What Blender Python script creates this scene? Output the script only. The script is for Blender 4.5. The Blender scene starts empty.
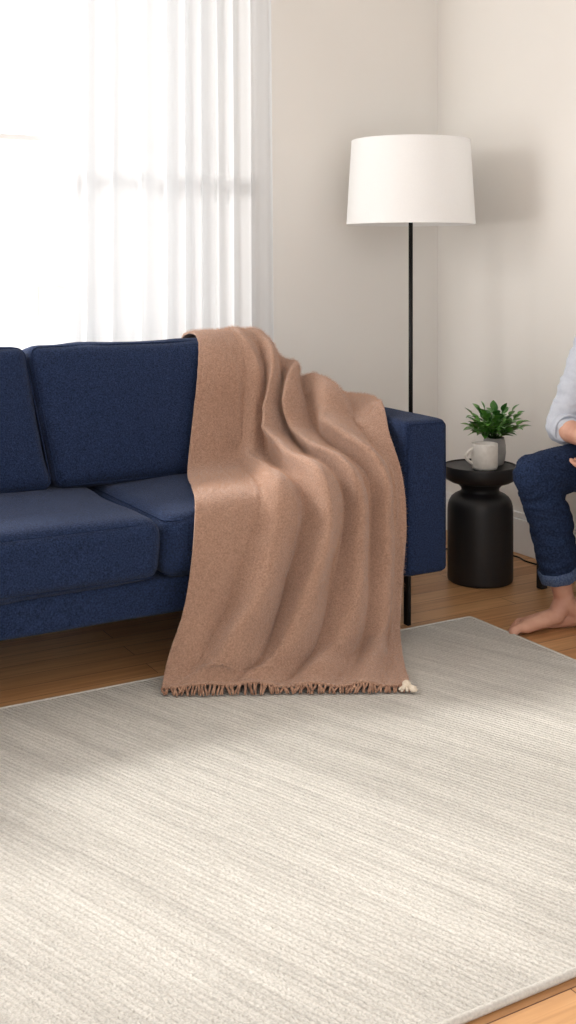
import bpy, bmesh, math, random
from mathutils import Vector, Matrix, noise as mnoise
random.seed(7)
S = bpy.context.scene
C = S.collection
PI = math.pi

# ------------------------------------------------------------------ helpers
def srgb(r, g, b):
    f = lambda c: (c/255/12.92) if c/255 <= 0.04045 else ((c/255+0.055)/1.055)**2.4
    return (f(r), f(g), f(b), 1)

def mat(name, col, rough=0.7, col2=None, nscale=8, bump=0.0, bscale=200, metal=0, sheen=0, spec=0.5, stretch=(1,1,1), contrast=(0.35,0.65), bdist=0.002):
    m = bpy.data.materials.new(name); m.use_nodes = True
    nt = m.node_tree; b = nt.nodes['Principled BSDF']
    b.inputs['Base Color'].default_value = col
    b.inputs['Roughness'].default_value = rough
    b.inputs['Metallic'].default_value = metal
    b.inputs['Specular IOR Level'].default_value = spec
    if sheen:
        b.inputs['Sheen Weight'].default_value = sheen
        b.inputs['Sheen Roughness'].default_value = 0.5
    tc = nt.nodes.new('ShaderNodeTexCoord')
    mp = nt.nodes.new('ShaderNodeMapping'); mp.inputs['Scale'].default_value = stretch
    nt.links.new(tc.outputs['Object'], mp.inputs['Vector'])
    if col2:
        n = nt.nodes.new('ShaderNodeTexNoise'); n.inputs['Scale'].default_value = nscale; n.inputs['Detail'].default_value = 6
        r = nt.nodes.new('ShaderNodeValToRGB')
        r.color_ramp.elements[0].position = contrast[0]; r.color_ramp.elements[0].color = col
        r.color_ramp.elements[1].position = contrast[1]; r.color_ramp.elements[1].color = col2
        nt.links.new(mp.outputs['Vector'], n.inputs['Vector'])
        nt.links.new(n.outputs['Fac'], r.inputs['Fac'])
        nt.links.new(r.outputs['Color'], b.inputs['Base Color'])
    if bump:
        n2 = nt.nodes.new('ShaderNodeTexNoise'); n2.inputs['Scale'].default_value = bscale; n2.inputs['Detail'].default_value = 3
        bp = nt.nodes.new('ShaderNodeBump'); bp.inputs['Strength'].default_value = bump; bp.inputs['Distance'].default_value = bdist
        nt.links.new(mp.outputs['Vector'], n2.inputs['Vector'])
        nt.links.new(n2.outputs['Fac'], bp.inputs['Height'])
        nt.links.new(bp.outputs['Normal'], b.inputs['Normal'])
    return m

def link(name, me, m=None, parent=None, smooth=True):
    o = bpy.data.objects.new(name, me); C.objects.link(o)
    if m and not me.materials: me.materials.append(m)
    if smooth:
        me.polygons.foreach_set('use_smooth', [True]*len(me.polygons))
    if parent:
        o.parent = parent
        o.matrix_parent_inverse = Matrix.Translation(parent.location).inverted()
    return o

def obj(name, bm, m, parent=None, smooth=True):
    me = bpy.data.meshes.new(name); bm.normal_update(); bm.to_mesh(me); bm.free()
    return link(name, me, m, parent, smooth)

def thing(name, label, cat, loc=(0,0,0), group=None):
    o = bpy.data.objects.new(name, None); C.objects.link(o); o.location = loc
    o.empty_display_size = 0.1
    tag(o, label, cat, group); return o
def tag(o, label, cat, group=None):
    o['label'] = label; o['category'] = cat
    if group: o['group'] = group
def struct(o, label=None):
    o['kind'] = 'structure'
    if label: o['label'] = label
    return o

def box(bm, x0, x1, y0, y1, z0, z1, bev=0, seg=2):
    r = bmesh.ops.create_cube(bm, size=1)
    vs = r['verts']
    for v in vs:
        v.co = Vector((x0+(v.co.x+.5)*(x1-x0), y0+(v.co.y+.5)*(y1-y0), z0+(v.co.z+.5)*(z1-z0)))
    if bev:
        es = list({e for v in vs for e in v.link_edges})
        bmesh.ops.bevel(bm, geom=es, offset=bev, segments=seg, profile=0.5, affect='EDGES')
def B(): return bmesh.new()

def flat(o, ang=0.6):
    me = o.data
    bm = bmesh.new(); bm.from_mesh(me)
    for e in bm.edges:
        if len(e.link_faces) == 2 and e.calc_face_angle(0) > ang: e.smooth = False
    bm.to_mesh(me); bm.free()
    return o

def lathe(bm, prof, seg=48, c=(0,0,0), capb=True, capt=True):
    rings = []
    for r, z in prof:
        rings.append([bm.verts.new((c[0]+r*math.cos(2*PI*i/seg), c[1]+r*math.sin(2*PI*i/seg), c[2]+z)) for i in range(seg)])
    for a, b in zip(rings[:-1], rings[1:]):
        for i in range(seg):
            bm.faces.new((a[i], a[(i+1)%seg], b[(i+1)%seg], b[i]))
    if capb: bm.faces.new(list(reversed(rings[0])))
    if capt: bm.faces.new(rings[-1])

def tube(bm, pts, rad, seg=8, closed=False):
    pts = [Vector(p) for p in pts]; n = len(pts)
    rr = rad if isinstance(rad, (list, tuple)) else [rad]*n
    rings = []; prev = None
    for i, p in enumerate(pts):
        if closed: t = (pts[(i+1)%n]-pts[(i-1)%n]).normalized()
        else: t = (pts[min(i+1,n-1)]-pts[max(i-1,0)]).normalized()
        if prev is None:
            a = Vector((0,0,1)) if abs(t.z) < .9 else Vector((1,0,0))
            nrm = (a - t*a.dot(t)).normalized()
        else:
            nrm = (prev - t*prev.dot(t)).normalized()
        prev = nrm; bn = t.cross(nrm)
        rings.append([bm.verts.new(p + (nrm*math.cos(2*PI*k/seg)+bn*math.sin(2*PI*k/seg))*rr[i]) for k in range(seg)])
    for i in range(n if closed else n-1):
        a = rings[i]; b = rings[(i+1)%n]
        for k in range(seg):
            bm.faces.new((a[k], a[(k+1)%seg], b[(k+1)%seg], b[k]))
    if not closed:
        bm.faces.new(list(reversed(rings[0]))); bm.faces.new(rings[-1])

def cushion(name, m, parent, cx, cy, cz, hx, hy, hz, r, puff=(0,0,0), tilt=0, seed=0, wr=0.003, n=24, shear=0):
    """rounded, puffed cushion; puff = bulge on x, y, z faces"""
    bm = B(); bmesh.ops.create_cube(bm, size=2)
    bmesh.ops.subdivide_edges(bm, edges=bm.edges[:], cuts=n, use_grid_fill=True)
    R = Matrix.Rotation(tilt, 3, 'X')
    for v in bm.verts:
        q = Vector([math.sin(c*PI/2*0.93)/math.sin(PI/2*0.93) for c in v.co])
        p = Vector((q.x*hx, q.y*hy, q.z*hz))
        inn = Vector((max(-hx+r, min(hx-r, p.x)), max(-hy+r, min(hy-r, p.y)), max(-hz+r, min(hz-r, p.z))))
        d = p-inn
        if d.length > 1e-6: p = inn + d.normalized()*r
        fx = 1-(q.x**4); fy = 1-(q.y**4); fz = 1-(q.z**4)
        p.x += puff[0]*fy*fz*q.x**3
        p.y += puff[1]*fx*fz*q.y**3
        p.z += puff[2]*fx*fy*q.z**3
        nn = mnoise.noise(Vector((p.x*4+seed*3.1, p.y*4, p.z*4)))*wr*2 + mnoise.noise(Vector((p.x*11+seed, p.y*9, p.z*11)))*wr
        p += p.normalized()*nn
        p.x -= shear*p.z
        v.co = R @ p + Vector((cx, cy, cz))
    return obj(name, bm, m, parent)

def rrect(a, b, r, k=6):
    pts = []
    for (sx, sy, a0) in ((1,1,0), (-1,1,PI/2), (-1,-1,PI), (1,-1,1.5*PI)):
        for i in range(k+1):
            t = a0+i/k*PI/2
            pts.append((sx*(a-r)+r*math.cos(t)*1, sy*(b-r)+r*math.sin(t)*1))
    return pts

# ------------------------------------------------------------------ materials
M_wall = mat('wall_paint', srgb(235,231,225), 0.9, srgb(238,234,228), 1.5, bump=0.08, bscale=120, spec=0.2)
M_ceil = mat('ceiling_paint', srgb(244,243,241), 0.9, spec=0.2, bump=0.05)
M_white = mat('white_trim', srgb(243,242,240), 0.5, srgb(239,238,236), 5, bump=0.03)
M_navy = mat('navy_fabric', srgb(21,30,50), 0.95, srgb(48,63,97), 240, bump=0.9, bscale=340, sheen=0.06, spec=0.1, contrast=(0.30,0.72), bdist=0.0025)
M_pipe = mat('navy_piping', srgb(23,32,52), 0.95, srgb(44,58,90), 260, bump=0.3, bscale=600, spec=0.1)
M_blackw = mat('black_wood', srgb(22,21,23), 0.5, srgb(29,27,28), 30, bump=0.1, bscale=60, stretch=(1,1,0.2))
M_blackm = mat('black_metal', srgb(24,23,23), 0.4, metal=0.6, bump=0.02)
M_shade = mat('shade_linen', srgb(244,243,241), 0.9, srgb(242,241,239), 200, bump=0.04, bscale=500, spec=0.1)
M_mug = mat('mug_ceramic', srgb(238,233,224), 0.35, srgb(228,222,212), 60, bump=0.05, bscale=80)
M_pot = mat('pot_ceramic', srgb(170,168,164), 0.6, srgb(156,154,151), 30, bump=0.1, bscale=80)
M_soil = mat('soil', srgb(50,36,26), 1, srgb(30,22,16), 60, bump=0.8, bscale=90)
M_leaf = mat('leaf_green', srgb(42,94,34), 0.3, srgb(104,158,66), 14, bump=0.15, bscale=40)
M_skin = mat('skin', srgb(204,156,132), 0.55, srgb(186,134,112), 18, bump=0.3, bscale=120)
M_denim = mat('denim', srgb(19,28,48), 0.95, srgb(46,61,92), 170, bump=0.8, bscale=320, spec=0.12, contrast=(0.3,0.75))
M_cuff = mat('denim_cuff', srgb(60,74,102), 0.95, srgb(86,100,128), 200, bump=0.6, bscale=420, spec=0.12)
M_shirt = mat('shirt_cotton', srgb(190,194,203), 0.9, srgb(185,189,199), 120, bump=0.15, bscale=300, spec=0.2)
M_hair = mat('hair', srgb(52,36,26), 0.6, srgb(30,20,14), 60, bump=0.6, bscale=90, stretch=(1,1,4))
M_eye = mat('eye_white', srgb(235,232,228), 0.2)
M_iris = mat('iris', srgb(60,40,25), 0.2)
M_lip = mat('lip', srgb(180,100,90), 0.5)
M_fringe = mat('fringe_yarn', srgb(178,140,116), 0.95, srgb(124,90,72), 90, bump=0.5, bscale=500)
M_cream = mat('cream_yarn', srgb(236,224,206), 0.95, srgb(218,202,180), 90, bump=0.5, bscale=500)
M_bind = mat('rug_binding', srgb(202,198,190), 0.95, srgb(186,182,174), 200, bump=0.5, bscale=500)
M_chrome = mat('brushed_metal', srgb(150,150,150), 0.35, metal=0.9)
M_wool = mat('camel_wool', srgb(150,116,97), 1.0, srgb(192,156,134), 200, bump=1.0, bscale=300, sheen=0.3, spec=0.02, contrast=(0.28,0.72), bdist=0.004)
M_fuzz = mat('wool_fuzz', srgb(200,165,143), 1.0, spec=0.02)

def floor_mat():
    m = bpy.data.materials.new('oak_floor'); m.use_nodes = True; nt = m.node_tree; b = nt.nodes['Principled BSDF']
    tc = nt.nodes.new('ShaderNodeTexCoord')
    br = nt.nodes.new('ShaderNodeTexBrick'); br.inputs['Scale'].default_value = 1
    br.inputs['Brick Width'].default_value = 1.3; br.inputs['Row Height'].default_value = 0.085
    br.inputs['Mortar Size'].default_value = 0.0012; br.inputs['Mortar Smooth'].default_value = 0.2
    br.inputs['Color1'].default_value = srgb(214,165,115); br.inputs['Color2'].default_value = srgb(190,139,92)
    br.inputs['Mortar'].default_value = srgb(108,70,44); br.offset = 0.37
    mp = nt.nodes.new('ShaderNodeMapping'); mp.inputs['Scale'].default_value = (1.2, 22, 1)
    n = nt.nodes.new('ShaderNodeTexNoise'); n.inputs['Scale'].default_value = 3; n.inputs['Detail'].default_value = 8; n.inputs['Distortion'].default_value = 0.6
    r = nt.nodes.new('ShaderNodeValToRGB'); r.color_ramp.elements[0].position = 0.35; r.color_ramp.elements[0].color = (0.70,0.65,0.60,1); r.color_ramp.elements[1].position = 0.65; r.color_ramp.elements[1].color = (1,1,1,1)
    mx = nt.nodes.new('ShaderNodeMix'); mx.data_type = 'RGBA'; mx.blend_type = 'MULTIPLY'; mx.inputs[0].default_value = 0.8
    L = nt.links.new
    L(tc.outputs['Object'], br.inputs['Vector']); L(tc.outputs['Object'], mp.inputs['Vector']); L(mp.outputs['Vector'], n.inputs['Vector'])
    L(n.outputs['Fac'], r.inputs['Fac']); L(br.outputs['Color'], mx.inputs[6]); L(r.outputs['Color'], mx.inputs[7])
    L(mx.outputs[2], b.inputs['Base Color']); b.inputs['Roughness'].default_value = 0.4
    return m
M_floor = floor_mat()

def rug_mat():
    m = bpy.data.materials.new('woven_rug'); m.use_nodes = True; nt = m.node_tree; b = nt.nodes['Principled BSDF']; L = nt.links.new
    tc = nt.nodes.new('ShaderNodeTexCoord')
    rot = nt.nodes.new('ShaderNodeMapping'); rot.inputs['Rotation'].default_value = (0,0,math.radians(-20))
    L(tc.outputs['Object'], rot.inputs['Vector'])
    def streak(sx, sy, sc, lo, hi, off=0):
        mp = nt.nodes.new('ShaderNodeMapping'); mp.inputs['Scale'].default_value = (sx, sy, 1); mp.inputs['Location'].default_value = (off, off*.7, 0)
        n = nt.nodes.new('ShaderNodeTexNoise'); n.inputs['Scale'].default_value = sc; n.inputs['Detail'].default_value = 4; n.inputs['Roughness'].default_value = .6
        r = nt.nodes.new('ShaderNodeMapRange'); r.inputs['From Min'].default_value = lo; r.inputs['From Max'].default_value = hi
        L(rot.outputs['Vector'], mp.inputs['Vector']); L(mp.outputs['Vector'], n.inputs['Vector']); L(n.outputs['Fac'], r.inputs['Value'])
        return r.outputs['Result']
    s0 = streak(13, .6, 1.0, 0.36, 0.64, 3)
    s1 = streak(38, 1.6, 1.0, 0.34, 0.66)
    s2 = streak(120, 8, 1.0, 0.3, 0.7, 7)
    wv = nt.nodes.new('ShaderNodeTexWave'); wv.wave_type = 'BANDS'; wv.bands_direction = 'X'
    wv.inputs['Scale'].default_value = 26; wv.inputs['Distortion'].default_value = 3.0; wv.inputs['Detail'].default_value = 2; wv.inputs['Detail Scale'].default_value = 6
    L(rot.outputs['Vector'], wv.inputs['Vector'])
    kn = nt.nodes.new('ShaderNodeTexNoise'); kn.inputs['Scale'].default_value = 220; kn.inputs['Detail'].default_value = 2
    L(rot.outputs['Vector'], kn.inputs['Vector'])
    def mix(a, b_, f, t='MIX'):
        x = nt.nodes.new('ShaderNodeMix'); x.data_type = 'RGBA'; x.blend_type = t
        if isinstance(f, float): x.inputs[0].default_value = f
        else: L(f, x.inputs[0])
        for i, q in ((6, a), (7, b_)):
            if isinstance(q, tuple): x.inputs[i].default_value = q
            else: L(q, x.inputs[i])
        return x.outputs[2]
    c = mix(srgb(184,180,173), srgb(217,213,205), s1)
    c = mix(c, mix(srgb(182,178,171), srgb(216,212,204), s0), 0.40)
    c = mix(c, mix(srgb(166,162,155), srgb(226,222,214), s2), 0.28)
    c = mix(c, mix((0.76,0.758,0.752,1), (1,1,1,1), wv.outputs['Fac']), 0.28, 'MULTIPLY')
    rk = nt.nodes.new('ShaderNodeValToRGB'); rk.color_ramp.elements[0].position = 0.36; rk.color_ramp.elements[0].color = (0.62,0.615,0.605,1); rk.color_ramp.elements[1].position = 0.6
    L(kn.outputs['Fac'], rk.inputs['Fac'])
    c = mix(c, rk.outputs['Color'], 0.48, 'MULTIPLY')
    L(c, b.inputs['Base Color']); b.inputs['Roughness'].default_value = 1; b.inputs['Specular IOR Level'].default_value = 0.1
    ad = nt.nodes.new('ShaderNodeMath'); ad.operation = 'ADD'; L(wv.outputs['Fac'], ad.inputs[0]); L(kn.outputs['Fac'], ad.inputs[1])
    bp = nt.nodes.new('ShaderNodeBump'); bp.inputs['Strength'].default_value = 0.6; bp.inputs['Distance'].default_value = 0.003
    L(ad.outputs[0], bp.inputs['Height']); L(bp.outputs['Normal'], b.inputs['Normal'])
    return m
M_rug = rug_mat()

def sheer_mat():
    m = bpy.data.materials.new('sheer_voile'); m.use_nodes = True; nt = m.node_tree; nt.nodes.clear(); L = nt.links.new
    out = nt.nodes.new('ShaderNodeOutputMaterial')
    tr = nt.nodes.new('ShaderNodeBsdfTransparent'); tl = nt.nodes.new('ShaderNodeBsdfTranslucent'); df = nt.nodes.new('ShaderNodeBsdfDiffuse')
    tl.inputs['Color'].default_value = (.54,.54,.54,1); df.inputs['Color'].default_value = (.95,.95,.95,1)
    a = nt.nodes.new('ShaderNodeMixShader'); a.inputs[0].default_value = 0.45; L(tl.outputs[0], a.inputs[1]); L(df.outputs[0], a.inputs[2])
    tc = nt.nodes.new('ShaderNodeTexCoord'); n = nt.nodes.new('ShaderNodeTexNoise'); n.inputs['Scale'].default_value = 300
    L(tc.outputs['Object'], n.inputs['Vector'])
    r = nt.nodes.new('ShaderNodeMapRange'); r.inputs['To Min'].default_value = 0.955; r.inputs['To Max'].default_value = 0.975
    L(n.outputs['Fac'], r.inputs['Value'])
    c = nt.nodes.new('ShaderNodeMixShader'); L(r.outputs['Result'], c.inputs[0]); L(tr.outputs[0], c.inputs[1]); L(a.outputs[0], c.inputs[2])
    L(c.outputs[0], out.inputs['Surface']); return m
M_sheer = sheer_mat()

def glass_mat():
    m = bpy.data.materials.new('window_glass'); m.use_nodes = True; nt = m.node_tree; nt.nodes.clear(); L = nt.links.new
    out = nt.nodes.new('ShaderNodeOutputMaterial'); tr = nt.nodes.new('ShaderNodeBsdfTransparent'); gl = nt.nodes.new('ShaderNodeBsdfGlossy'); gl.inputs['Roughness'].default_value = 0.02
    mx = nt.nodes.new('ShaderNodeMixShader'); mx.inputs[0].default_value = 0.04
    L(tr.outputs[0], mx.inputs[1]); L(gl.outputs[0], mx.inputs[2]); L(mx.outputs[0], out.inputs['Surface']); return m
M_glass = glass_mat()

# ------------------------------------------------------------------ room
XR, YB, XL, YF, ZC = 3.07, 4.02, -1.7, -1.6, 2.75
bm = B(); box(bm, XL-.15, XR+.15, YF, YB+.15, -.1, 0); struct(obj('floor', bm, M_floor, smooth=False))
bm = B(); box(bm, XL-.15, XR+.15, YF, YB+.15, ZC, ZC+.1); struct(obj('ceiling', bm, M_ceil, smooth=False))
bm = B(); box(bm, XR, XR+.15, YF, YB+.15, 0, ZC); struct(obj('wall_right', bm, M_wall, smooth=False))
bm = B(); box(bm, XL-.15, XL, YF, YB+.15, 0, ZC); struct(obj('wall_left', bm, M_wall, smooth=False))
WX0, WX1, WZ0, WZ1 = -0.9, 2.10, 0.70, 2.5
bm = B()
box(bm, XL, WX0, YB, YB+.15, 0, ZC); box(bm, WX1, XR, YB, YB+.15, 0, ZC)
box(bm, WX0, WX1, YB, YB+.15, 0, WZ0); box(bm, WX0, WX1, YB, YB+.15, WZ1, ZC)
struct(obj('wall_back', bm, M_wall, smooth=False))
def baseboard(name, x0, x1, y0, y1, axis):
    bm = B(); box(bm, x0, x1, y0, y1, 0, .135, .002)
    if axis == 'x': box(bm, x0, x1, y0+.006, y1, .135, .16, .004)
    else: box(bm, x0+.006, x1, y0, y1, .135, .16, .004)
    struct(obj(name, bm, M_white, smooth=False))
baseboard('baseboard_back', XL, XR, YB-.018, YB, 'x')
baseboard('baseboard_right', XR-.018, XR, YF, YB-.018, 'y')
win = thing('window_1', 'tall white sash window behind the navy sofa, glaring with daylight', 'window', ((WX0+WX1)/2, YB+.08, WZ0)); win['kind'] = 'structure'
bm = B()
y0, y1 = YB+.05, YB+.11
box(bm, WX0, WX1, y0, y1, WZ0, WZ0+.05); box(bm, WX0, WX1, y0, y1, WZ1-.05, WZ1)
box(bm, WX0, WX0+.05, y0, y1, WZ0, WZ1); box(bm, WX1-.05, WX1, y0, y1, WZ0, WZ1)
box(bm, .50, .58, y0, y1, WZ0, WZ1)
obj('window_frame', bm, M_white, win, False)
for a, b in ((WX0+.05, .50), (.58, WX1-.05)):
    for z0, z1, dy in ((WZ0+.05, 1.60, .0), (1.582, WZ1-.05, .026)):
        bm = B(); ya, yb = y0+.004+dy, y0+.026+dy
        box(bm, a, b, ya, yb, z0, z0+.018); box(bm, a, b, ya, yb, z1-.018, z1)
        box(bm, a, a+.035, ya, yb, z0, z1); box(bm, b-.035, b, ya, yb, z0, z1)
        s = obj('sash', bm, M_white, win, False)
        bm = B(); box(bm, a+.03, b-.03, ya+.01, ya+.014, z0+.015, z1-.015)
        p = obj('pane', bm, M_glass, s, False)
        p.matrix_parent_inverse = Matrix.Identity(4)
bm = B(); box(bm, WX0-.05, WX1+.05, YB-.035, YB+.05, WZ0-.03, WZ0, .004)
obj('window_sill', bm, M_white, win, False)

# neighbouring house beyond the window
M_bld = mat('pale_render', srgb(246,245,243), 0.9, srgb(242,240,237), 2)
M_bldd = mat('tan_roof', srgb(236,231,226), 0.9, srgb(230,224,218), 8)
M_bwin = mat('far_glass', srgb(212,204,197), 0.5)
hs = thing('neighbour_house', 'pale neighbouring house seen faintly through the bright window', 'house', (4.0, 20, -3))
bm = B(); box(bm, 0, 9, 19, 24, -3, 0.9); obj('wall', bm, M_bld, hs, False)
bm = B()
vs = [bm.verts.new(p) for p in ((-.3,18.7,.9),(9.3,18.7,.9),(9.3,24.3,.9),(-.3,24.3,.9),(-.3,21.5,1.3),(9.3,21.5,1.3))]
for f in ((0,1,5,4),(2,3,4,5),(0,4,3),(1,2,5),(3,2,1,0)): bm.faces.new([vs[i] for i in f])
obj('roof', bm, M_bldd, hs, False)
for x in (4.6, 5.35, 6.1, 6.85):
    bm = B(); box(bm, x, x+.45, 18.95, 19, .2, .7); obj('window', bm, M_bwin, hs, False)

# ------------------------------------------------------------------ curtain
rod = thing('curtain_rod', 'slim dark curtain rod above the window', 'curtain rod', (.6, 3.92, 2.60))
bm = B(); tube(bm, [(-1.1,3.92,2.60),(2.33,3.92,2.60)], .011, 12); obj('pole', bm, M_blackm, rod)
for x in (-1.1, 2.33):
    bm = B(); bmesh.ops.create_uvsphere(bm, u_segments=16, v_segments=10, radius=.022, matrix=Matrix.Translation((x,3.92,2.60))); obj('finial', bm, M_blackm, rod)
for x in (-1.0, 2.29):
    bm = B(); tube(bm, [(x,3.92,2.60),(x,4.02,2.60)], .007, 8); obj('bracket', bm, M_blackm, rod)
def curtain(x0, x1, label, seed):
    bm = B(); NX, NZ = 360, 30; g = []
    for j in range(NZ+1):
        z = .03 + (2.585-.03)*j/NZ; row = []
        for i in range(NX+1):
            t = i/NX
            x = x0 + (x1-x0)*t*(1 + .02*(1-j/NZ))
            ph = 2*PI*(t*10 + .35*math.sin(t*8+seed) + .04*math.sin(z*1.3+t*5))
            a = .020 + .005*math.sin(t*11+seed*2)
            y = 3.905 + a*math.sin(ph) + .004*math.sin(ph*2.3+z*.6) + .008*mnoise.noise(Vector((t*9, z*.7, 3))) + .005*mnoise.noise(Vector((t*34, z*.8, 7)))
            row.append(bm.verts.new((x + .008*math.cos(ph), y, z)))
        g.append(row)
    for j in range(NZ):
        for i in range(NX): bm.faces.new((g[j][i], g[j][i+1], g[j+1][i+1], g[j+1][i]))
    o = obj('sheer_curtain', bm, M_sheer); tag(o, label, 'curtain')
curtain(1.365, 2.185, 'white sheer floor length curtain hanging in front of the window behind the sofa', 1.0)

# ------------------------------------------------------------------ sofa
SX0, SX1 = 0.20, 2.285
AI = 2.12
FR, BK = 2.95, 3.80
sofa = thing('sofa', 'navy blue fabric sofa with low square arms and thin black legs', 'sofa', ((SX0+SX1)/2, (FR+BK)/2, 0))
def soft_box(name, x0, x1, y0, y1, z0, z1, r=.014):
    return cushion(name, M_navy, sofa, (x0+x1)/2, (y0+y1)/2, (z0+z1)/2, (x1-x0)/2, (y1-y0)/2, (z1-z0)/2, r, (.003,.003,.004), 0, random.random()*9, .0015, 18)
arms = [soft_box('arm', AI, SX1, FR-.01, BK, .158, .645, .022), soft_box('arm', SX0, SX0+.165, FR-.01, BK, .158, .645, .022)]
soft_box('back_frame', SX0+.165, AI, 3.66, BK, .165, .645)
soft_box('seat_base', SX0+.165, AI, FR+.005, 3.66, .165, .268)
for x0, x1, a in ((AI, SX1, arms[0]), (SX0, SX0+.165, arms[1])):
    bm = B(); pts = [(( x0+x1)/2+px, FR-.0105, .4015+pz) for px, pz in rrect((x1-x0)/2-.010, .2435-.010, .012)]
    tube(bm, pts, .0018, 6, True); obj('piping', bm, M_pipe, a).matrix_parent_inverse = Matrix.Identity(4)
seatx = [(SX0+.17, 1.290), (1.293, AI-.003)]
for i, (a, b) in enumerate(seatx):
    hz = .086; cz = .268+hz; cy = (2.925+3.56)/2; hy = (3.56-2.925)/2; hx = (b-a)/2
    o = cushion('seat_cushion', M_navy, sofa, (a+b)/2, cy, cz, hx, hy, hz, .042, (.0,.009,.018), 0, i+2, .007)
    for zz in (hz-.012, -hz+.012):
        bm = B(); tube(bm, [((a+b)/2+px, cy+py, cz+zz) for px, py in rrect(hx-.011, hy-.011, .030)], .0018, 6, True)
        obj('piping', bm, M_pipe, o).matrix_parent_inverse = Matrix.Identity(4)
backx = [(SX0+.17, 1.122), (1.123, 2.005)]
SHR = .13
for i, (a, b) in enumerate(backx):
    hx = (b-a)/2; hy = .082; hz = .226; c = Vector(((a+b)/2, 3.535, .651)); tl = math.radians(-14)
    o = cushion('back_cushion', M_navy, sofa, c.x, c.y, c.z, hx, hy, hz, .036, (.0,.020,.006), tl, i+7, .006, shear=SHR)
    R = Matrix.Rotation(tl, 3, 'X')
    for s in (-1, 1):
        bm = B(); tube(bm, [c + R @ Vector((px-SHR*pz, s*(hy-.010), pz)) for px, pz in rrect(hx-.009, hz-.009, .029)], .0018, 6, True)
        obj('piping', bm, M_pipe, o).matrix_parent_inverse = Matrix.Identity(4)
for x in (SX0+.03, 2.152):
    for y in (FR+.025, BK-.04):
        bm = B(); box(bm, x-.006, x+.006, y-.012, y+.012, 0, .17, .001); obj('leg', bm, M_blackm, sofa, False)

# ------------------------------------------------------------------ rug
RX0, RX1, RY0, RY1, RZ = -.55, 2.360, 1.373, 2.918, .012
rug = thing('area_rug', 'large pale greige woven rug with fine ribs on the wooden floor', 'rug', (.9, 2.16, 0))
bm = B(); box(bm, RX0+.006, RX1-.006, RY0+.006, RY1-.006, 0.0005, RZ, .003); obj('pile', bm, M_rug, rug, False)
bm = B(); cxr, cyr = (RX0+RX1)/2, (RY0+RY1)/2
tube(bm, [(cxr+px, cyr+py, .0075) for px, py in rrect((RX1-RX0)/2-.006, (RY1-RY0)/2-.006, .015)], .0068, 8, True); obj('binding', bm, M_bind, rug)

# ------------------------------------------------------------------ blanket
rows = [
 [(1.70,3.77,.675),(1.80,3.77,.675),(1.89,3.77,.675),(1.99,3.77,.675),(2.10,3.77,.67),(2.25,3.77,.67)],
 [(1.70,3.715,.80),(1.78,3.715,.82),(1.87,3.715,.82),(1.96,3.71,.80),(2.05,3.69,.70),(2.20,3.69,.672)],
 [(1.69,3.65,.880),(1.77,3.65,.886),(1.85,3.65,.886),(1.950,3.64,.868),(2.045,3.60,.715),(2.20,3.58,.672)],
 [(1.685,3.535,.884),(1.76,3.53,.890),(1.84,3.53,.888),(1.940,3.52,.864),(2.040,3.49,.712),(2.22,3.44,.672)],
 [(1.645,3.445,.79),(1.74,3.435,.79),(1.84,3.430,.79),(1.930,3.415,.765),(2.035,3.37,.695),(2.25,3.32,.672)],
 [(1.600,3.395,.62),(1.71,3.385,.62),(1.82,3.370,.62),(1.920,3.335,.635),(2.035,3.26,.665),(2.19,3.19,.672)],
 [(1.550,3.320,.482),(1.67,3.310,.487),(1.785,3.285,.505),(1.895,3.24,.540),(2.005,3.17,.600),(2.145,3.09,.672)],
 [(1.470,3.12,.474),(1.60,3.11,.476),(1.725,3.10,.482),(1.85,3.06,.50),(1.97,3.02,.545),(2.095,2.99,.60)],
 [(1.390,2.930,.468),(1.53,2.915,.470),(1.68,2.905,.472),(1.82,2.90,.474),(1.955,2.90,.48),(2.075,2.91,.50)],
 [(1.355,2.875,.35),(1.505,2.860,.35),(1.655,2.855,.35),(1.80,2.855,.35),(1.935,2.86,.35),(2.06,2.87,.37)],
 [(1.325,2.870,.20),(1.46,2.840,.20),(1.60,2.82,.20),(1.75,2.81,.20),(1.90,2.82,.20),(2.04,2.86,.21)],
 [(1.280,2.855,.09),(1.395,2.80,.08),(1.525,2.755,.075),(1.68,2.73,.07),(1.85,2.75,.07),(2.01,2.83,.09)],
 [(1.255,2.83,.045),(1.375,2.772,.035),(1.50,2.715,.03),(1.63,2.665,.03),(1.78,2.645,.03),(1.93,2.70,.03)],
 [(1.235,2.800,.020),(1.35,2.737,.020),(1.47,2.672,.020),(1.585,2.61,.020),(1.70,2.547,.020),(1.81,2.490,.020)],
]
NR = len(rows)
def cr(p0, p1, p2, p3, t):
    return 0.5*((2*p1)+(-p0+p2)*t+(2*p0-5*p1+4*p2-p3)*t*t+(-p0+3*p1-3*p2+p3)*t**3)
def crow(vals, t):
    n = len(vals); f = t*(n-1); i = min(int(f), n-2); f -= i
    g = lambda k: vals[k] if 0 <= k < n else (2*vals[0]-vals[1] if k < 0 else 2*vals[-1]-vals[-2])
    return cr(g(i-1), g(i), g(i+1), g(i+2), f)
RV = [[Vector(p) for p in r] for r in rows]
def interp(tab, x):
    if x <= tab[0][0]: return tab[0][1]
    for (a, fa), (b, fb) in zip(tab[:-1], tab[1:]):
        if x <= b:
            t = (x-a)/(b-a); t = t*t*(3-2*t); return fa+(fb-fa)*t
    return tab[-1][1]
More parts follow.
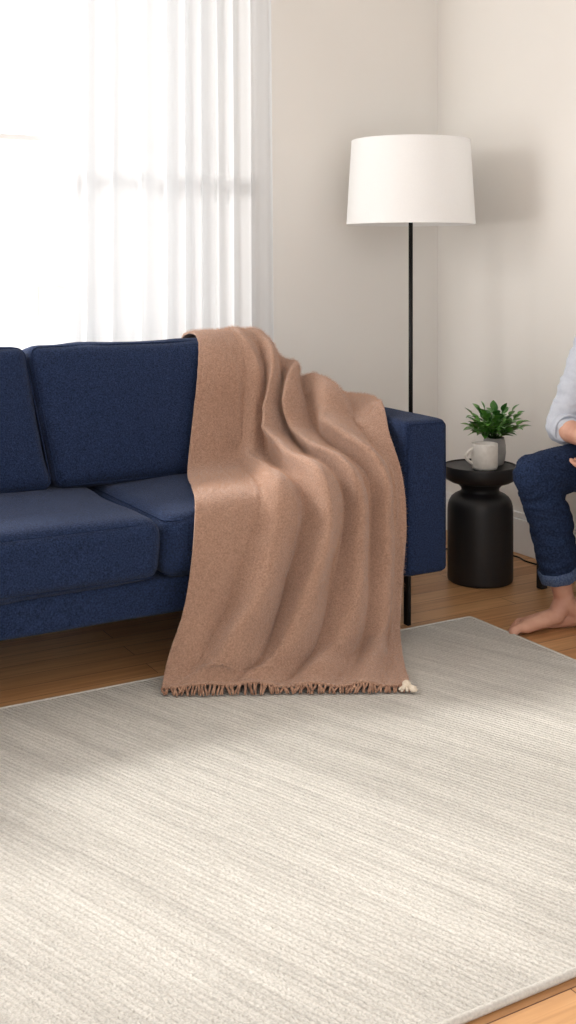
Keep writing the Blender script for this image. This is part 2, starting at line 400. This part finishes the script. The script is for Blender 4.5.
# (row -> u of the ridge), (row -> height), (row -> half width), (row -> sideways roll toward the left)
ridges = [
 ([(0,.15),(4,.15),(8,.12),(13,.06)], [(0,.001),(4,.003),(8,.004),(10,.016),(13,.006)], [(0,.12),(13,.12)], [(0,0),(13,0)]),
 ([(0,.42),(3,.42),(6,.37),(8,.35),(10,.28),(13,.18)], [(0,.003),(3,.010),(5,.022),(8,.034),(10,.080),(12,.046),(13,.014)], [(0,.05),(5,.07),(8,.08),(10,.11),(13,.12)], [(0,0),(7,0),(9,.014),(11,.02),(13,0)]),
 ([(0,.57),(3,.57),(4,.555),(5,.53),(7,.545),(8,.555),(10,.49),(13,.36)], [(0,.003),(3,.012),(4,.058),(5,.100),(6,.104),(8,.074),(10,.084),(12,.048),(13,.014)], [(0,.05),(3,.05),(4,.060),(5,.068),(8,.078),(10,.095),(13,.11)], [(0,0),(3,0),(4,.022),(5,.040),(7,.034),(9,.022),(11,.018),(13,0)]),
 ([(0,.70),(3,.70),(4,.69),(5,.675),(7,.69),(8,.715),(10,.69),(13,.58)], [(0,.001),(3,.010),(4,.060),(5,.086),(7,.070),(8,.050),(10,.058),(12,.034),(13,.012)], [(0,.045),(4,.052),(5,.052),(8,.055),(10,.085),(13,.09)], [(0,0),(3.3,0),(4.5,.026),(7,.024),(9,.012),(13,0)]),
 ([(0,.84),(3,.83),(4,.82),(6,.82),(8,.87),(10,.87),(13,.82)], [(0,.002),(2,.006),(3,.018),(4,.052),(6,.078),(8,.056),(10,.044),(12,.030),(13,.012)], [(0,.07),(4,.075),(8,.070),(13,.08)], [(0,0),(4,.008),(6,.022),(9,.010),(13,0)]),
]
NU, NV = 240, 330
cols = [[crow(r, i/NU) for r in RV] for i in range(NU+1)]
base = [[crow(cols[i], j/NV) for i in range(NU+1)] for j in range(NV+1)]
G = []
N3 = mnoise.noise
for j in range(NV+1):
    v = j/NV; r = v*(NR-1)
    rd = [(interp(cu, r), interp(ca, r), interp(cw, r), interp(cs, r), k) for k, (cu, ca, cw, cs) in enumerate(ridges)]
    crease = interp([(0,.1),(2.5,.15),(4,.8),(7,1.1),(10,1),(12,.6),(13,.15)], r)
    row = []
    for i in range(NU+1):
        u = i/NU
        du = base[j][min(i+1,NU)]-base[j][max(i-1,0)]; dv = base[min(j+1,NV)][i]-base[max(j-1,0)][i]
        n = du.cross(dv); n = n.normalized() if n.length > 1e-12 else Vector((0,0,1))
        if n.z < -0.2 or (abs(n.z) < .2 and n.y > 0): n = -n
        if r < 2: n = Vector((0, .5, .85)) if n.y > -.2 else n
        h = 0; lat = 0
        for uc, am, w, sr, k in rd:
            wob = .026*N3(Vector((k*3.1, v*5, 1.7))) + .012*N3(Vector((k*5.1, v*15, 4.7)))
            ww = w*(1+.24*N3(Vector((k*7.3, v*8, 9.1))))
            d = abs(u+wob-uc)/ww
            if d < 1:
                pr = .72*math.cos(d*PI/2)+.28*(.5+.5*math.cos(d*PI))
                h += am*(1+.3*N3(Vector((k*2.3, v*8, 6))))*pr
                lat += sr*pr*pr
        us = u + .05*N3(Vector((u*3, v*4, 8)))
        rdg = 1-abs(N3(Vector((us*9, v*5.0, 12.3))))*2.6
        h += crease*.0080*max(rdg, 0)**1.5*(.25+.75*min(1, max(0, (u-.2)/.35)))
        h += .006*(1+N3(Vector((u*4, v*8, 2.2)))) + .0013*N3(Vector((u*50, v*84, 5)))
        p = base[j][i]+n*h - du.normalized()*lat
        p.z = max(p.z, .0165)
        row.append(p)
    G.append(row)
bm = B()
vg = [[bm.verts.new(p) for p in row] for row in G]
for j in range(NV):
    for i in range(NU): bm.faces.new((vg[j][i], vg[j+1][i], vg[j+1][i+1], vg[j][i+1]))
bm.normal_update(); bm.faces.ensure_lookup_table()
acc = sum((bm.faces[(int(NV*.7))*NU+i].normal for i in range(NU)), Vector())
if acc.y > 0: bmesh.ops.reverse_faces(bm, faces=bm.faces[:])
throw = thing('throw_blanket', 'camel brown wool throw with fringed hem draped over the navy sofa back and arm', 'blanket', (1.6, 2.7, .0))
bl = obj('blanket_cloth', bm, M_wool, throw)
bl.data.materials.append(M_fuzz)
ps = bl.modifiers.new('fuzz', 'PARTICLE_SYSTEM').particle_system.settings
ps.type = 'HAIR'; ps.count = 90000; ps.hair_length = .0055; ps.hair_step = 2; ps.render_step = 2; ps.display_step = 2
ps.emit_from = 'FACE'; ps.use_emit_random = True; ps.use_even_distribution = True
ps.use_advanced_hair = True; ps.normal_factor = .0025; ps.brownian_factor = .0025
ps.root_radius = 1.0; ps.tip_radius = .3; ps.radius_scale = .0005; ps.material = 2
so = bl.modifiers.new('thick', 'SOLIDIFY'); so.thickness = .008; so.offset = 0
bm = B(); tube(bm, [G[NV][i]+Vector((0,0,.001)) for i in range(0, NU+1, 2)], .0055, 8); obj('hem', bm, M_wool, throw)
NT = 92
for k in range(NT):
    t = (k+.5)/NT*NU; i = min(int(t), NU-1)
    p = G[NV][i].lerp(G[NV][i+1], t-i); q = G[NV-8][i]
    d = (p-q); d.z = 0
    d = Vector((-.47,-.88,0)).normalized()*.7 + d.normalized()*.3
    d = Matrix.Rotation(random.uniform(-.35, .35), 3, 'Z') @ d
    L_ = random.uniform(.020, .028); side = Vector((-d.y, d.x, 0))
    pts = []; w = random.uniform(-.005,.005)
    for s in range(6):
        f = s/5
        z = p.z*(1-f)+.0165*f + .004*math.sin(f*PI)
        pts.append(Vector((p.x, p.y, 0)) + d*L_*f + side*w*math.sin(f*PI*1.5) + Vector((0,0,max(z,.0165))))
    bm = B(); tube(bm, pts, [.0026,.0036,.003,.0032,.0034,.0018], 6)
    obj('fringe_tassel', bm, M_fringe, throw)
pc = G[NV][NU]
bm = B()
for k in range(14):
    a = random.uniform(-1,1); l = random.uniform(.02,.034)
    bs = Vector((pc.x-.012, pc.y, .022))
    tip = bs + Matrix.Rotation(a, 3, 'Z') @ Vector((-.4,-.9,0))*l + Vector((0,0,random.uniform(-.003,.008)))
    tube(bm, [bs, bs.lerp(tip,.5)+Vector((0,0,.004)), tip], [.004,.0045,.003], 6)
bmesh.ops.create_uvsphere(bm, u_segments=12, v_segments=8, radius=.013, matrix=Matrix.Translation((pc.x-.01, pc.y+.002, .028)))
cream = obj('corner_tassel', bm, M_cream, throw); cream['label'] = 'cream yarn tassel at the hem corner'

# ------------------------------------------------------------------ floor lamp
LX, LY = 2.664, 3.66
lamp = thing('floor_lamp', 'floor lamp with white drum shade on a thin black pole in the room corner', 'floor lamp', (LX, LY, 0))
bm = B(); lathe(bm, [(.13,0),(.13,.012),(.125,.018),(.03,.022),(.012,.035)], 48, (LX,LY,0)); flat(obj('base', bm, M_blackm, lamp))
bm = B(); tube(bm, [(LX,LY,.02),(LX,LY,1.40)], .0085, 14); obj('pole', bm, M_blackm, lamp)
ZT, ZB = 1.614, 1.288
bm = B(); lathe(bm, [(.2475,ZB),(.25,ZB),(.230,ZT),(.2275,ZT),(.2475,ZB)], 96, (LX,LY,0), False, False)
bmesh.ops.remove_doubles(bm, verts=bm.verts[:], dist=1e-5)
shade = flat(obj('lamp_shade', bm, M_shade, lamp), .5)
for z, r in ((ZB+.002,.2493),(ZT-.002,.2298)):
    bm = B(); tube(bm, [(LX+r*math.cos(a*2*PI/96), LY+r*math.sin(a*2*PI/96), z) for a in range(96)], .0016, 6, True)
    obj('rim', bm, M_shade, shade).matrix_parent_inverse = Matrix.Identity(4)
bm = B()
for a in range(3):
    t = a*2*PI/3; tube(bm, [(LX,LY,1.58),(LX+.2285*math.cos(t),LY+.2285*math.sin(t),1.608)], .002, 6)
obj('spider', bm, M_chrome, lamp)
bm = B(); lathe(bm, [(.018,1.38),(.02,1.44),(.012,1.445)], 20, (LX,LY,0)); obj('socket', bm, M_blackm, lamp)
bm = B(); lathe(bm, [(.012,1.44),(.014,1.46),(.03,1.50),(.032,1.525),(.02,1.555),(.004,1.565)], 24, (LX,LY,0)); obj('bulb', bm, M_eye, lamp)
cord = [(LX+.12,LY-.02,.006),(2.86,3.66,.005),(2.96,3.60,.005),(2.99,3.50,.005),(3.00,3.42,.005),(2.985,3.36,.005),(3.0,3.28,.005),(3.035,3.22,.02),(3.045,3.20,.12)]
fine = [crow([Vector(p) for p in cord], i/60) for i in range(61)]
bm = B(); tube(bm, fine, .0035, 6); tag(obj('power_cord', bm, M_blackm), 'thin black power cord along the floor by the right baseboard', 'cord')

# ------------------------------------------------------------------ side table
TX, TY = 2.680, 3.26
tab = thing('side_table', 'small round black side table with drum base beside the sofa arm', 'side table', (TX, TY, 0))
prof = [(.110,0),(.115,.004),(.117,.014),(.117,.250),(.1155,.270),(.111,.286),(.103,.299),(.092,.308),(.080,.314),(.071,.319),(.067,.325),(.069,.334),(.078,.344),(.090,.354),(.098,.362)]
bm = B(); lathe(bm, prof, 64, (TX,TY,0)); flat(obj('pedestal', bm, M_blackw, tab), 1.0)
bm = B(); lathe(bm, [(.090,.352),(.108,.356),(.122,.364),(.130,.376),(.133,.390),(.133,.406),(.131,.414),(.128,.4145),(.126,.410),(.121,.409)], 72, (TX,TY,0)); flat(obj('tabletop', bm, M_blackw, tab), .9)
TT = .4092
MX, MY = 2.655, 3.205
mug = thing('mug', 'cream ceramic mug with handle, on the black side table', 'mug', (MX, MY, TT))
bm = B(); lathe(bm, [(.036,0),(.043,.003),(.046,.012),(.0465,.05),(.0465,.09),(.0455,.092),(.0435,.09),(.043,.05),(.042,.014),(.034,.009)], 48, (MX,MY,TT)); obj('cup', bm, M_mug, mug)
dv = Vector((-.94,.34,0)).normalized()
hp = [Vector((MX,MY,TT))+dv*(.044+.026*math.sin(t*PI))+Vector((0,0,.076-.056*t)) for t in [i/12 for i in range(13)]]
bm = B(); tube(bm, hp, .0055, 10); obj('handle', bm, M_mug, mug)
bm = B(); lathe(bm, [(.0425,.07),(.0425,.0705)], 32, (MX,MY,TT)); obj('coffee', bm, mat('coffee', srgb(48,28,18), .15), mug)
PX, PY = 2.748, 3.264
pl = thing('potted_plant', 'small leafy green plant in a grey pot behind the mug', 'potted plant', (PX, PY, TT))
bm = B(); lathe(bm, [(.028,0),(.033,.003),(.039,.02),(.0425,.045),(.0415,.07),(.038,.088),(.0365,.098),(.0345,.098),(.0345,.086)], 48, (PX,PY,TT)); obj('pot', bm, M_pot, pl)
bm = B(); lathe(bm, [(.0345,.084),(.034,.088),(.015,.091)], 32, (PX,PY,TT)); obj('soil', bm, M_soil, pl)
bm = B(); sm = B()
def leaf(bm, base, d, L_, w, droop):
    d = d.normalized(); side = d.cross(Vector((0,0,1)))
    if side.length < .1: side = Vector((1,0,0))
    side.normalize(); up = side.cross(d).normalized()
    N = 8; prev = None
    for i in range(N+1):
        f = i/N
        c = base + d*L_*f + Vector((0,0,-1))*droop*f*f*L_
        ww = w*math.sin(PI*(f**.75))*(.98) + .0004
        a = bm.verts.new(c-side*ww+up*ww*.35); m_ = bm.verts.new(c); b = bm.verts.new(c+side*ww+up*ww*.35)
        if prev:
            bm.faces.new((prev[0],prev[1],m_,a)); bm.faces.new((prev[1],prev[2],b,m_))
        prev = (a, m_, b)
base0 = Vector((PX,PY,TT+.090))
for k in range(28):
    az = k*2.399; el = math.radians(84-62*math.sqrt(k/27.))
    d = Vector((math.cos(az)*math.cos(el), math.sin(az)*math.cos(el), math.sin(el)))
    L_ = random.uniform(.104,.136)*(1 if k < 14 else .92)
    tip = base0 + d*L_
    tube(sm, [base0+Vector((d.x,d.y,0))*.008, base0.lerp(tip,.5)+Vector((0,0,.004)), tip], [.0018,.0015,.001], 5)
    for q in range(6):
        f = .30+.65*q/5; c = base0.lerp(tip, f)
        sd = 1 if q % 2 else -1
        perp = d.cross(Vector((0,0,1)))
        if perp.length < .15: perp = Vector((math.cos(az+1.57), math.sin(az+1.57), 0))
        perp.normalize(); perp = Matrix.Rotation(random.uniform(-.9,.9), 3, d) @ perp
        dd = d*.85 + perp*sd*.65 + Vector((0,0,.15))
        if q == 5: dd = d
        leaf(bm, c, dd, random.uniform(.038,.054), random.uniform(.0120,.0155), random.uniform(.1,.4))
obj('foliage', bm, M_leaf, pl); obj('stems', sm, M_leaf, pl)

# ------------------------------------------------------------------ bench
bench = thing('bench', 'low black wooden bench against the right wall, carrying the seated person', 'bench', (2.91, 2.6, 0))
bm = B(); box(bm, 2.775, 3.045, 2.12, 3.11, .385, .42, .006); obj('seat', bm, M_blackw, bench, False)
for x in (2.80, 3.02):
    for y in (2.16, 3.07):
        bm = B(); box(bm, x-.014, x+.014, y-.014, y+.014, 0, .387, .003); obj('leg', bm, M_blackw, bench, False)
for y in (2.16, 3.07):
    bm = B(); box(bm, 2.81, 3.01, y-.01, y+.01, .33, .37, .002); obj('rail', bm, M_blackw, bench, False)

# ------------------------------------------------------------------ person
def ball(bm, c, r, sc=(1,1,1), rot=None):
    m = Matrix.Translation(c)
    if rot: m = m @ rot.to_4x4()
    m = m @ Matrix.Diagonal((*sc, 1))
    bmesh.ops.create_uvsphere(bm, u_segments=16, v_segments=10, radius=r, matrix=m)
def cone(bm, p, r, q, s):
    p = Vector(p); q = Vector(q); ball(bm, p, r); ball(bm, q, s)
    d = q-p; L_ = d.length
    if L_ < 1e-5: return
    a = Vector((0,0,1)) if abs(d.z/L_) < .9 else Vector((1,0,0))
    n = (a-d*(a.dot(d)/L_**2)).normalized(); b = d.normalized().cross(n)
    K = 16
    r1 = [bm.verts.new(p+(n*math.cos(2*PI*k/K)+b*math.sin(2*PI*k/K))*r) for k in range(K)]
    r2 = [bm.verts.new(q+(n*math.cos(2*PI*k/K)+b*math.sin(2*PI*k/K))*s) for k in range(K)]
    for k in range(K): bm.faces.new((r1[k], r1[(k+1)%K], r2[(k+1)%K], r2[k]))
    bm.faces.new(list(reversed(r1))); bm.faces.new(r2)
def chain(bm, pts):
    for (p, r), (q, s) in zip(pts[:-1], pts[1:]): cone(bm, p, r, q, s)
def fuse(name, bm, m, parent, voxel, it, wr=0, seed=0):
    me = bpy.data.meshes.new(name); bm.to_mesh(me); bm.free()
    o = bpy.data.objects.new(name, me); C.objects.link(o)
    r = o.modifiers.new('r', 'REMESH'); r.mode = 'VOXEL'; r.voxel_size = voxel
    s = o.modifiers.new('s', 'SMOOTH'); s.iterations = it; s.factor = .5
    dg = bpy.context.evaluated_depsgraph_get(); dg.update()
    me2 = bpy.data.meshes.new_from_object(o.evaluated_get(dg))
    bpy.data.objects.remove(o)
    me2.name = name; me2.materials.clear()
    if wr:
        for v in me2.vertices:
            c = v.co
            h = mnoise.noise(Vector((c.x*16+seed, c.y*16, c.z*34)))
            h = 1-abs(h)*2.2
            v.co = c + v.normal*wr*h
    return link(name, me2, m, parent)

def hand(bm, w, d, pn, thumb_side, curl):
    w = Vector(w); d = Vector(d).normalized(); pn = Vector(pn); pn = (pn-d*pn.dot(d)).normalized(); s = d.cross(pn)*thumb_side
    for k, o_ in enumerate((-.028,-.010,.010,.028)):
        cone(bm, w+s*o_*.55, .0165, w+d*.075+s*o_, .0125)
    for k, (o_, L_, r) in enumerate(((.031,.074,.0085),(.0105,.082,.0088),(-.0105,.077,.0084),(-.030,.060,.0075))):
        p = w+d*.078+s*o_; ang = curl*.5
        for j, fl in enumerate((.45,.30,.25)):
            dd = (d*math.cos(ang)+pn*math.sin(ang)+s*o_*.8).normalized()
            q = p+dd*L_*fl; cone(bm, p, r*(1-.1*j), q, r*(.9-.1*j)); p = q; ang += curl*.75
    p = w+d*.018+s*.024; q = p+(d*.5+s*.6+pn*.3).normalized()*.036; cone(bm, p, .0145, q, .0115)
    r_ = q+(d*.85+s*.15+pn*.4).normalized()*.030; cone(bm, q, .011, r_, .0095); t = r_+(d*.9-s*.1+pn*.4).normalized()*.024; cone(bm, r_, .0098, t, .008)

def foot(bm, ank, hx, y, yout, yaw):
    Rz = Matrix.Rotation(yaw, 3, 'Z'); o = Vector((ank.x, ank.y, 0))
    def T(p): return o + Rz @ (Vector(p)-o)
    def K(p, r, q, s): cone(bm, T(p), r, T(q), s)
    K(ank, .033, (hx+.003, y, .038), .030)
    K(ank, .030, (hx-.080, y-.010*yout, .046), .027)
    K((hx+.003,y,.033), .029, (hx-.09, y+.016*yout, .024), .024)
    K((hx-.080,y-.010*yout,.046), .026, (hx-.188,y-.022*yout,.026), .021)
    K((hx-.080,y+.010*yout,.038), .025, (hx-.176,y+.018*yout,.022), .018)
    K((hx-.09,y+.016*yout,.024), .022, (hx-.166,y+.036*yout,.019), .015)
    K((hx-.188,y-.022*yout,.025), .021, (hx-.176,y+.018*yout,.021), .017)
    for i, (dx, oy, L_, r) in enumerate(((-.210,-.031,.042,.0142),(-.210,-.009,.038,.0102),(-.203,.0095,.033,.0095),(-.194,.026,.029,.009),(-.181,.041,.024,.0086))):
        a = Vector((hx+dx+.015, y+oy*yout, .023)); b = a+Vector((-L_*.5, .002*yout, .003)); c = a+Vector((-L_, .001*yout, -.023+r+.001))
        K(a, r*1.05, b, r*.95); K(b, r*.92, c, r)

per = thing('person', 'seated person in light grey shirt and rolled dark jeans, barefoot, arm resting over the knee', 'person', (2.88, 2.55, 0))
RH, RK, RA = Vector((2.88,2.655,.522)), Vector((2.433,2.70,.490)), Vector((2.552,2.70,.105))
LH, LK, LA = Vector((2.88,2.445,.522)), Vector((2.50,2.40,.490)), Vector((2.615,2.385,.105))
RSh, REl, RWr = Vector((2.730,2.725,.925)), Vector((2.588,2.745,.622)), Vector((2.535,2.585,.605))
LSh, LEl, LWr = Vector((2.730,2.375,.925)), Vector((2.62,2.35,.625)), Vector((2.550,2.465,.595))
bm = B()
for H_, K_, A_, hx, yo, yw in ((RH,RK,RA,2.600,1,-.24), (LH,LK,LA,2.652,-1,.1)):
    chain(bm, [(H_,.078),(H_.lerp(K_,.6),.062),(K_,.052)])
    mid = K_.lerp(A_,.35)+Vector((.016,0,0))
    chain(bm, [(K_,.050),(mid,.052),(K_.lerp(A_,.75),.038),(A_,.031)])
    foot(bm, A_+Vector((0,0,-.015)), hx, A_.y, yo, yw)
    ball(bm, A_+Vector((0,.024,-.010)), .013); ball(bm, A_+Vector((0,-.024,-.005)), .013)
pel = Vector((2.885,2.55,.545))
cone(bm, RH, .09, LH, .09); cone(bm, pel, .10, (2.86,2.55,.68), .095)
cone(bm, (2.86,2.60,.68), .085, (2.80,2.62,.86), .085); cone(bm, (2.86,2.50,.68), .085, (2.80,2.48,.86), .085)
cone(bm, (2.75,2.68,.930), .048, (2.75,2.42,.930), .048); cone(bm, (2.79,2.55,.86), .10, (2.75,2.55,.97), .06)
cone(bm, (2.755,2.55,.96), .054, (2.725,2.55,1.08), .050)
for sh, el, wr in ((RSh,REl,RWr),(LSh,LEl,LWr)):
    chain(bm, [(sh,.050),(sh.lerp(el,.5),.044),(el,.036)])
    chain(bm, [(el,.037),(el.lerp(wr,.35),.037),(wr,.024)])
hand(bm, RWr, (-.08,-.94,-.25), (-.25,.15,-.95), -1, .8)
hand(bm, LWr+Vector((0,0,-.012)), (-.35,.65,-.45), (-.1,.3,.9), -1, .6)
hc = Vector((2.69,2.55,1.165))
ball(bm, hc+Vector((.012,0,.022)), .092, (1.05,.84,1.0)); ball(bm, hc+Vector((-.012,0,-.045)), .066, (1.0,.86,1.05))
ball(bm, hc+Vector((-.050,0,-.088)), .026, (1,1.1,.8))
cone(bm, hc+Vector((-.088,0,.008)), .009, hc+Vector((-.108,0,-.030)), .013)
ball(bm, hc+Vector((-.098,.011,-.034)), .009); ball(bm, hc+Vector((-.098,-.011,-.034)), .009)
cone(bm, hc+Vector((-.080,.032,.026)), .010, hc+Vector((-.080,-.032,.026)), .010)
for s in (-1, 1): ball(bm, hc+Vector((.012,s*.079,-.008)), .028, (.6,.3,1.1)); ball(bm, hc+Vector((-.055,s*.040,-.035)), .026)
ball(bm, hc+Vector((-.078,0,-.062)), .014, (.8,1.7,.5)); ball(bm, hc+Vector((-.076,0,-.074)), .013, (.8,1.5,.5))
body = fuse('body', bm, M_skin, per, .0042, 3)
def pchild(name, bm, m): return obj(name, bm, m, per)
for s in (-1, 1):
    bm = B(); ball(bm, hc+Vector((-.080,s*.031,.004)), .0125); pchild('eye', bm, M_eye)
    bm = B(); ball(bm, hc+Vector((-.0905,s*.031,.003)), .0055, (.5,1,1)); pchild('iris', bm, M_iris)
    bm = B(); tube(bm, [hc+Vector((-.090,s*.016,.026)), hc+Vector((-.092,s*.032,.032)), hc+Vector((-.080,s*.050,.026))], [.003,.004,.002], 8); pchild('eyebrow', bm, M_hair)
bm = B(); tube(bm, [hc+Vector((-.083,-.022,-.068)), hc+Vector((-.092,0,-.067)), hc+Vector((-.083,.022,-.068))], [.002,.0055,.002], 8); pchild('lips', bm, M_lip)
bm = B(); ball(bm, hc+Vector((.024,0,.036)), .098, (1.02,.88,.98)); ball(bm, hc+Vector((.05,0,-.01)), .078, (.8,.98,1.1)); ball(bm, hc+Vector((-.045,0,.080)), .048, (1,1.3,.6))
fuse('hair', bm, M_hair, per, .006, 3, .003, 3)
bm = B()
for H_, K_, A_ in ((RH,RK,RA), (LH,LK,LA)):
    chain(bm, [(H_,.090),(H_.lerp(K_,.55),.076),(K_+Vector((.012,0,0)),.066)])
    chain(bm, [(K_,.064),(K_.lerp(A_,.35)+Vector((.020,0,0)),.067),(K_.lerp(A_,.68)+Vector((.010,0,0)),.060)])
    e = K_.lerp(A_,.68)+Vector((.006,0,0)); f = K_.lerp(A_,.78)+Vector((.004,0,0))
    cone(bm, e, .058, f, .055)
cone(bm, RH, .098, LH, .098); cone(bm, pel, .108, (2.865,2.55,.62), .108)
cone(bm, pel+Vector((0,.05,0)), .10, (2.865,2.60,.62), .096); cone(bm, pel+Vector((0,-.05,0)), .10, (2.865,2.50,.62), .096)
je = fuse('jeans', bm, M_denim, per, .007, 4, .0055, 1)
for K_, A_ in ((RK,RA),(LK,LA)):
    ax = (A_-K_).normalized(); c0 = K_.lerp(A_,.765)+Vector((.004,0,0)); c1 = K_.lerp(A_,.848)+Vector((.004,0,0))
    n = Vector((0,1,0)); b = ax.cross(n).normalized()
    bm = B(); rings = []
    for c, r in ((c0,.0595),(c0.lerp(c1,.06),.063),(c0.lerp(c1,.5),.065),(c1,.064),(c1+ax*.002,.061),(c1,.057),(c0.lerp(c1,.4),.055)):
        rings.append([bm.verts.new(c+(n*math.cos(2*PI*k/40)+b*math.sin(2*PI*k/40))*(r+.0015*math.sin(k*1.3+c.z*30))) for k in range(40)])
    for a_, b_ in zip(rings[:-1], rings[1:]):
        for k in range(40): bm.faces.new((a_[k], a_[(k+1)%40], b_[(k+1)%40], b_[k]))
    bmesh.ops.recalc_face_normals(bm, faces=bm.faces[:])
    o = obj('jeans_cuff', bm, M_cuff, per); o['label'] = 'paler rolled-up hem of the jeans'
bm = B()
cone(bm, (2.865,2.60,.61), .112, (2.80,2.62,.86), .102); cone(bm, (2.865,2.50,.61), .112, (2.80,2.48,.86), .102)
cone(bm, (2.86,2.55,.60), .118, (2.79,2.55,.88), .112)
cone(bm, (2.75,2.69,.925), .060, (2.75,2.41,.925), .060); cone(bm, (2.77,2.55,.90), .09, (2.752,2.55,.965), .068)
for sh, el, wr in ((RSh,REl,RWr),(LSh,LEl,LWr)):
    chain(bm, [(sh,.062),(sh.lerp(el,.5),.056),(el,.048)])
    cone(bm, el, .048, el.lerp(wr,.18), .045)
sh_ = fuse('shirt', bm, M_shirt, per, .0065, 4, .008, 5)
for el, wr in ((REl,RWr),(LEl,LWr)):
    d = (wr-el).normalized(); a = el+d*.020; b = el+d*.050
    n = d.cross(Vector((0,0,1))).normalized(); q = d.cross(n)
    bm = B(); rings = []
    for c, r in ((a,.044),(a.lerp(b,.1),.0495),(a.lerp(b,.9),.048),(b,.045),(b-d*.01,.040)):
        rings.append([bm.verts.new(c+(n*math.cos(2*PI*k/32)+q*math.sin(2*PI*k/32))*r) for k in range(32)])
    for a_, b_ in zip(rings[:-1], rings[1:]):
        for k in range(32): bm.faces.new((a_[k], a_[(k+1)%32], b_[(k+1)%32], b_[k]))
    bmesh.ops.recalc_face_normals(bm, faces=bm.faces[:])
    obj('rolled_sleeve', bm, M_shirt, per)
bm = B(); tube(bm, [Vector((2.752,2.55,1.005))+Vector((.060*math.cos(t*2*PI/32), .066*math.sin(t*2*PI/32), .012*math.cos(t*2*PI/32))) for t in range(32)], .011, 8, True); pchild('collar', bm, M_shirt)

# ------------------------------------------------------------------ light
W = bpy.data.worlds.new('World'); S.world = W; W.use_nodes = True
bg = W.node_tree.nodes['Background']; bg.inputs[0].default_value = (.98,.985,1,1); bg.inputs[1].default_value = 1.85
def light(kind, name, loc, d, energy, size=None, col=(1,1,1)):
    l = bpy.data.lights.new(name, kind); l.energy = energy; l.color = col
    if kind == 'AREA': l.shape = 'RECTANGLE'; l.size, l.size_y = size
    if kind == 'SUN': l.angle = size
    o = bpy.data.objects.new(name, l); C.objects.link(o); o.location = loc
    o.rotation_euler = Vector(d).to_track_quat('-Z', 'Y').to_euler(); return o
light('SUN', 'sun', (0,8,5), (.42,-.8,-.67), 4.4, math.radians(10), (1,.975,.94))
light('AREA', 'window_daylight', (-.35, 4.45, 1.60), (2.9,-.68,-.10), 88, (2.2,1.6), (1,.985,.965))
light('AREA', 'room_fill', (-.6,-1.2,2.3), (.45,1,-.35), 14, (2.5,1.8), (1,1,.99))  # fill lamp added high behind the camera to lift the dim room, no window there

# ------------------------------------------------------------------ camera
cam = bpy.data.cameras.new('camera'); co = bpy.data.objects.new('camera', cam); C.objects.link(co)
co.location = (0,0,1.15); co.rotation_euler = (PI/2, 0, math.radians(-30))
cam.sensor_width = 36; cam.lens = 1158/1024*36; cam.shift_y = -.246; cam.clip_start = .05
S.camera = co
S.view_settings.view_transform = 'Standard'
